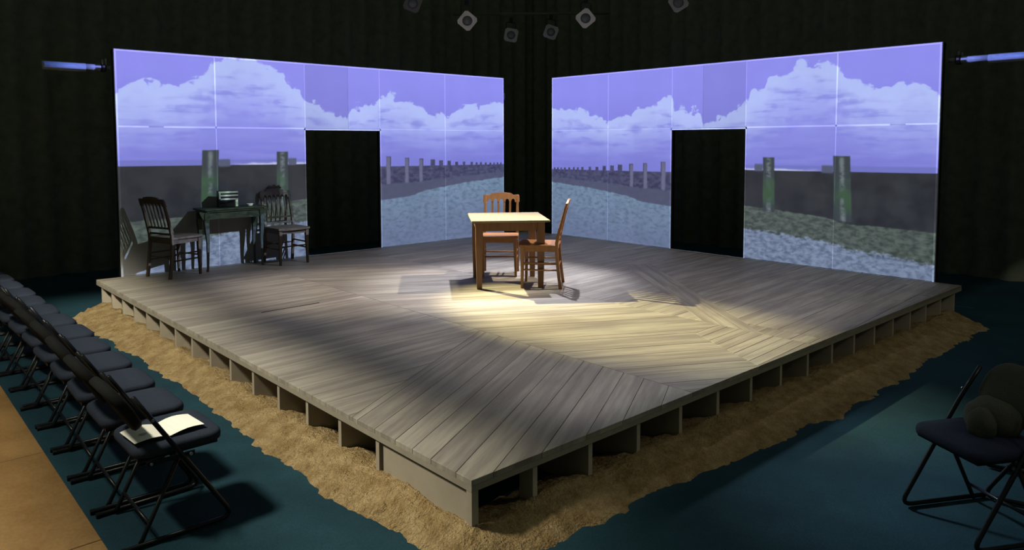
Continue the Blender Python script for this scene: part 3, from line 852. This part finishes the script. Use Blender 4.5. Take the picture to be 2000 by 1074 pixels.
# ------------------------------------------------------------------ folding chairs of the audience
def make_folding(label, loc, rz, group):
    # front is -y
    t = thing('folding_chair', label, 'chair', loc, rz, group)
    w = 0.43; hw = w / 2 + 0.012
    def yl(z): return -0.235 + (z - 0.015) * 0.505 / 0.80
    for s in (-1, 1):
        x = s * hw
        fr = obj('side_frame', tube(fillet([(x * .93, yl(.72), .72), (x, yl(.56), .56), (x, -0.235, .015), (x, 0.27, .015)], .07, 5), .0115, 8), 'tube', t, True)
        obj('foot_cap', tube([(x, 0.265, .015), (x, 0.285, .015)], .0135, 8), 'tube', fr)
        rl = obj('rear_leg', tube([(x * .92, .0, .415), (x * .92, .19, .03), (x * .92, .20, .016)], .0105, 8), 'tube', t, True)
        obj('rivet', tube([(x * 1.055, yl(.60), .60), (x * 1.075, yl(.60), .60)], .008, 8), 'rivet', fr)
        br = obj('hinge_bar', B((x * .99, .055, .392), (.006, .22, .022)), 'tube', t)
        obj('rivet', tube([(x * 1.0 + s * .006, -.035, .392), (x + s * .012, -.035, .392)], .008, 8), 'rivet', br)
        obj('rivet', tube([(x * 1.0 + s * .006, .145, .392), (x + s * .012, .145, .392)], .007, 8), 'rivet', br)
    st = obj('seat', cushion(w, .42, .05, (0, 0, .435), .075, .010), 'pad', t, True)
    obj('seat_pan', prism([(-w / 2 + .03, -.18), (w / 2 - .03, -.18), (w / 2 - .03, .19), (-w / 2 + .03, .19)], .395, .412), 'tube', t)
    # backrest: rounded upright pad, tilted with the frame and slightly wrapped
    bm = cushion(w - .04, .27, .045, (0, 0, 0), .11, .012, 7)
    for v in bm.verts:
        x, y, z = v.co
        h = y                                       # height along the tilted pad
        zz = .645 + h * .845
        yy2 = yl(.645) + h * .535 + .075 - z * .845 - 0.35 * x * x
        v.co = (x, yy2, zz + z * .535)
    obj('backrest', bm, 'backpad', t, True)
    for z in (.10,):
        obj('cross_bar', tube([(-hw * .92, .158, z), (hw * .92, .158, z)], .009, 8), 'tube', t, True)
    return t

ORD = ['nearest', 'second', 'third', 'fourth', 'fifth', 'sixth', 'seventh', 'eighth', 'ninth', 'tenth', 'eleventh', 'twelfth', 'thirteenth']
grp = 'navy padded folding chairs in the row left of the stage'
f0 = None
for i in range(13):
    y = 1.485 + 0.60 * i; x = -1.115 - 0.002 * i - (0.012 * max(0, i - 6))
    lab = ('navy padded folding chair nearest the viewer, with an open paper on it' if i == 0 else
           'navy padded folding chair, %s from the near end of the left row' % ORD[i])
    rz = PI / 2 + random.uniform(-.03, .03)           # front faces +x
    if f0 is None: f0 = make_folding(lab, at(x, y, FL), rz, grp)
    else: copy_tree(f0, at(x + random.uniform(-.012, .012), y, FL), rz, lab, grp)

# open leaflet lying on the nearest seat
lf = thing('open_leaflet', 'open white leaflet lying on the nearest folding chair seat', 'leaflet', at(-1.16, 1.42, FL + 0.472), math.radians(4))
def page(x0, x1, lift0, lift1, w0, w1):
    bm = bmesh.new(); rows = []
    for k in range(7):
        a = k / 6; x = x0 + (x1 - x0) * a
        z = lift0 + (lift1 - lift0) * a + .010 * math.sin(PI * a)
        ww = w0 + (w1 - w0) * a
        rows.append([(x, -ww / 2, z), (x, ww / 2, z + .004 * math.sin(PI * a)), (x, ww / 2, z + .0012 + .004 * math.sin(PI * a)), (x, -ww / 2, z + .0012)])
    return loft(rows)
p1 = obj('page', page(-.165, .0, .010, .003, .20, .205), 'paper', lf); p2 = obj('page', page(.0, .165, .003, .013, .205, .20), 'paper', lf)
obj('printed_mark', loft([oval(.020, .012, .0215), oval(.020, .012, .0222)]), 'ink', p1).location = (-.105, -.03, 0)

# folding chairs at the right, near the frame edge
def px_at(px, py, z): return px_floor(px, py, z)
sc_ = px_at(1842, 858, FL + 0.45)
th2 = math.radians(150); ff = Vector((math.cos(th2), math.sin(th2), 0)); ll = Vector((-ff.y, ff.x, 0))
gr2 = 'dark folding chairs on the right'
cc = sc_ - ff * 0.20 - ll * 0.0
side_ = copy_tree(f0, (cc.x, cc.y, FL), rz_for(ff), 'dark folding chair turned aside at the right edge with a bundle on it', gr2)
for c in side_.children:
    if c.name.startswith('backrest'):
        c.data = c.data.copy(); c.data.materials[0] = M['bag']  # paler cloth puts the light on this backrest into its colour
cd_ = cc + Vector((0.62, -0.10, 0))
copy_tree(f0, (cd_.x, cd_.y, FL), rz_for(Vector((-0.3, 1, 0))), 'dark folding chair farther back, half cut off by the right edge', gr2)
bg_ = thing('cloth_bundle', 'grey-green cloth bundle slumped on the folding chair at right', 'bundle', (cc.x - ff.x * .06, cc.y - ff.y * .06, FL + 0.468), th2)
def lump(rx, ry, rz_, c, seed):
    bm = bmesh.new(); bmesh.ops.create_icosphere(bm, subdivisions=3, radius=1.0)
    for v in bm.verts:
        k = 1 + 0.16 * mnoise.noise(v.co * 1.6 + Vector((seed, 0, 0)))
        z = v.co.z * k
        v.co = Vector((v.co.x * k * rx, v.co.y * k * ry, max(z, -0.55) * rz_)) + Vector(c)
    return bm
obj('fold', lump(.12, .14, .10, (-.05, -.02, .0555), 3), 'bag', bg_, True)
obj('fold', lump(.06, .07, .085, (.07, .03, .0475), 8), 'bag', bg_, True)

# ------------------------------------------------------------------ lamps hanging over the back of the stage
def make_lamp(label, loc, aim, group, roll=0.0, frame='frame_metal'):
    t = thing('stage_light', label, 'stage light', loc, 0, group)
    d = (Vector(aim) - Vector(loc)).normalized()
    q = d.to_track_quat('-Z', 'Y').to_matrix().to_4x4() @ Matrix.Rotation(roll, 4, 'Z')
    def tr(bm):
        bmesh.ops.transform(bm, matrix=q, verts=bm.verts); return bm
    def circ(r, z): return [(r * math.cos(2 * PI * k / 20), r * math.sin(2 * PI * k / 20), z) for k in range(20)]
    obj('housing', tr(loft([circ(.05, .26), circ(.075, .22), circ(.085, .12), circ(.085, -.06), circ(.09, -.075)])), 'can', t, True)
    ln = obj('lens', tr(loft([circ(.07, -.077), circ(.07, -.084), circ(.035, -.093)])), 'lens', t, True)
    bm = bmesh.new(); s, ri = .115, .072
    outer = []
    for k in range(20):
        a = 2 * PI * k / 20; m = max(abs(math.cos(a)), abs(math.sin(a))); outer.append((s * math.cos(a) / m, s * math.sin(a) / m))
    for z in (-.088,):
        vo = [bm.verts.new((x, y, z)) for x, y in outer]; vi = [bm.verts.new((ri * math.cos(2 * PI * k / 20), ri * math.sin(2 * PI * k / 20), z)) for k in range(20)]
        vo2 = [bm.verts.new((x, y, z + .008)) for x, y in outer]; vi2 = [bm.verts.new((v.co.x, v.co.y, z + .008)) for v in vi]
        for k in range(20):
            j = (k + 1) % 20
            bm.faces.new((vo[k], vo[j], vi[j], vi[k])); bm.faces.new((vo2[j], vo2[k], vi2[k], vi2[j]))
            bm.faces.new((vo[j], vo[k], vo2[k], vo2[j])); bm.faces.new((vi[k], vi[j], vi2[j], vi2[k]))
    obj('gel_frame', tr(bm), frame, t)
    obj('yoke', tube(fillet([(-.11, 0, -.0), (-.11, 0, .20), (.11, 0, .20), (.11, 0, 0)], .03, 4), .008, 6), 'can', t, True)
    obj('clamp', B((0, 0, .245), (.05, .05, .09)), 'can', t, bevel=.006)
    return t
ZP = 4.55 * K
def lamp_px(px, py, dist, label, roll, frame='frame_metal', grp='stage lights hanging above the screens'):
    d = cam.rotation_euler.to_matrix() @ Vector(((px - 1000) / 1439.0, (371.36 - py) / 1439.0, -1.0))
    h = math.hypot(d.x, d.y); p = CAM + d * (dist * K / h)
    make_lamp(label, p, at(0.8, 0.2, 0.6), grp, roll, frame)
    return p
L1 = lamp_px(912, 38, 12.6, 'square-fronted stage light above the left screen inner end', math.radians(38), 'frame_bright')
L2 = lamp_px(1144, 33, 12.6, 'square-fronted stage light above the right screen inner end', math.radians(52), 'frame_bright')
L3 = lamp_px(998, 67, 15.2, 'small dim stage light above the gap, left one of two', math.radians(10))
L4 = lamp_px(1076, 61, 15.2, 'small dim stage light above the gap, right one of two', math.radians(20))
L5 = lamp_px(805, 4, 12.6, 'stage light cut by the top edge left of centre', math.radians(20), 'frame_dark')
L6 = lamp_px(1326, 2, 12.6, 'stage light cut by the top edge right of centre', math.radians(60))
vx = Vector((math.cos(math.radians(-42.2)), math.sin(math.radians(-42.2)), 0))
for lab, a, b in (('black lighting pipe carrying the nearer hanging stage lights', L5, L6), ('black lighting pipe carrying the two small stage lights', L3, L4)):
    pa, pb2 = Vector(a), Vector(b); pa.z = pb2.z = max(pa.z, pb2.z)
    dd = (pb2 - pa).normalized()
    bm = tube([pa - dd * 1 + Vector((0, 0, .30)), pb2 + dd * 1 + Vector((0, 0, .30))], .024, 8)
    tag(obj('lighting_pipe', bm, 'hang_pipe', smooth=True), lab, 'pipe')
print('planks', len(planks), 'objects', len(bpy.data.objects))
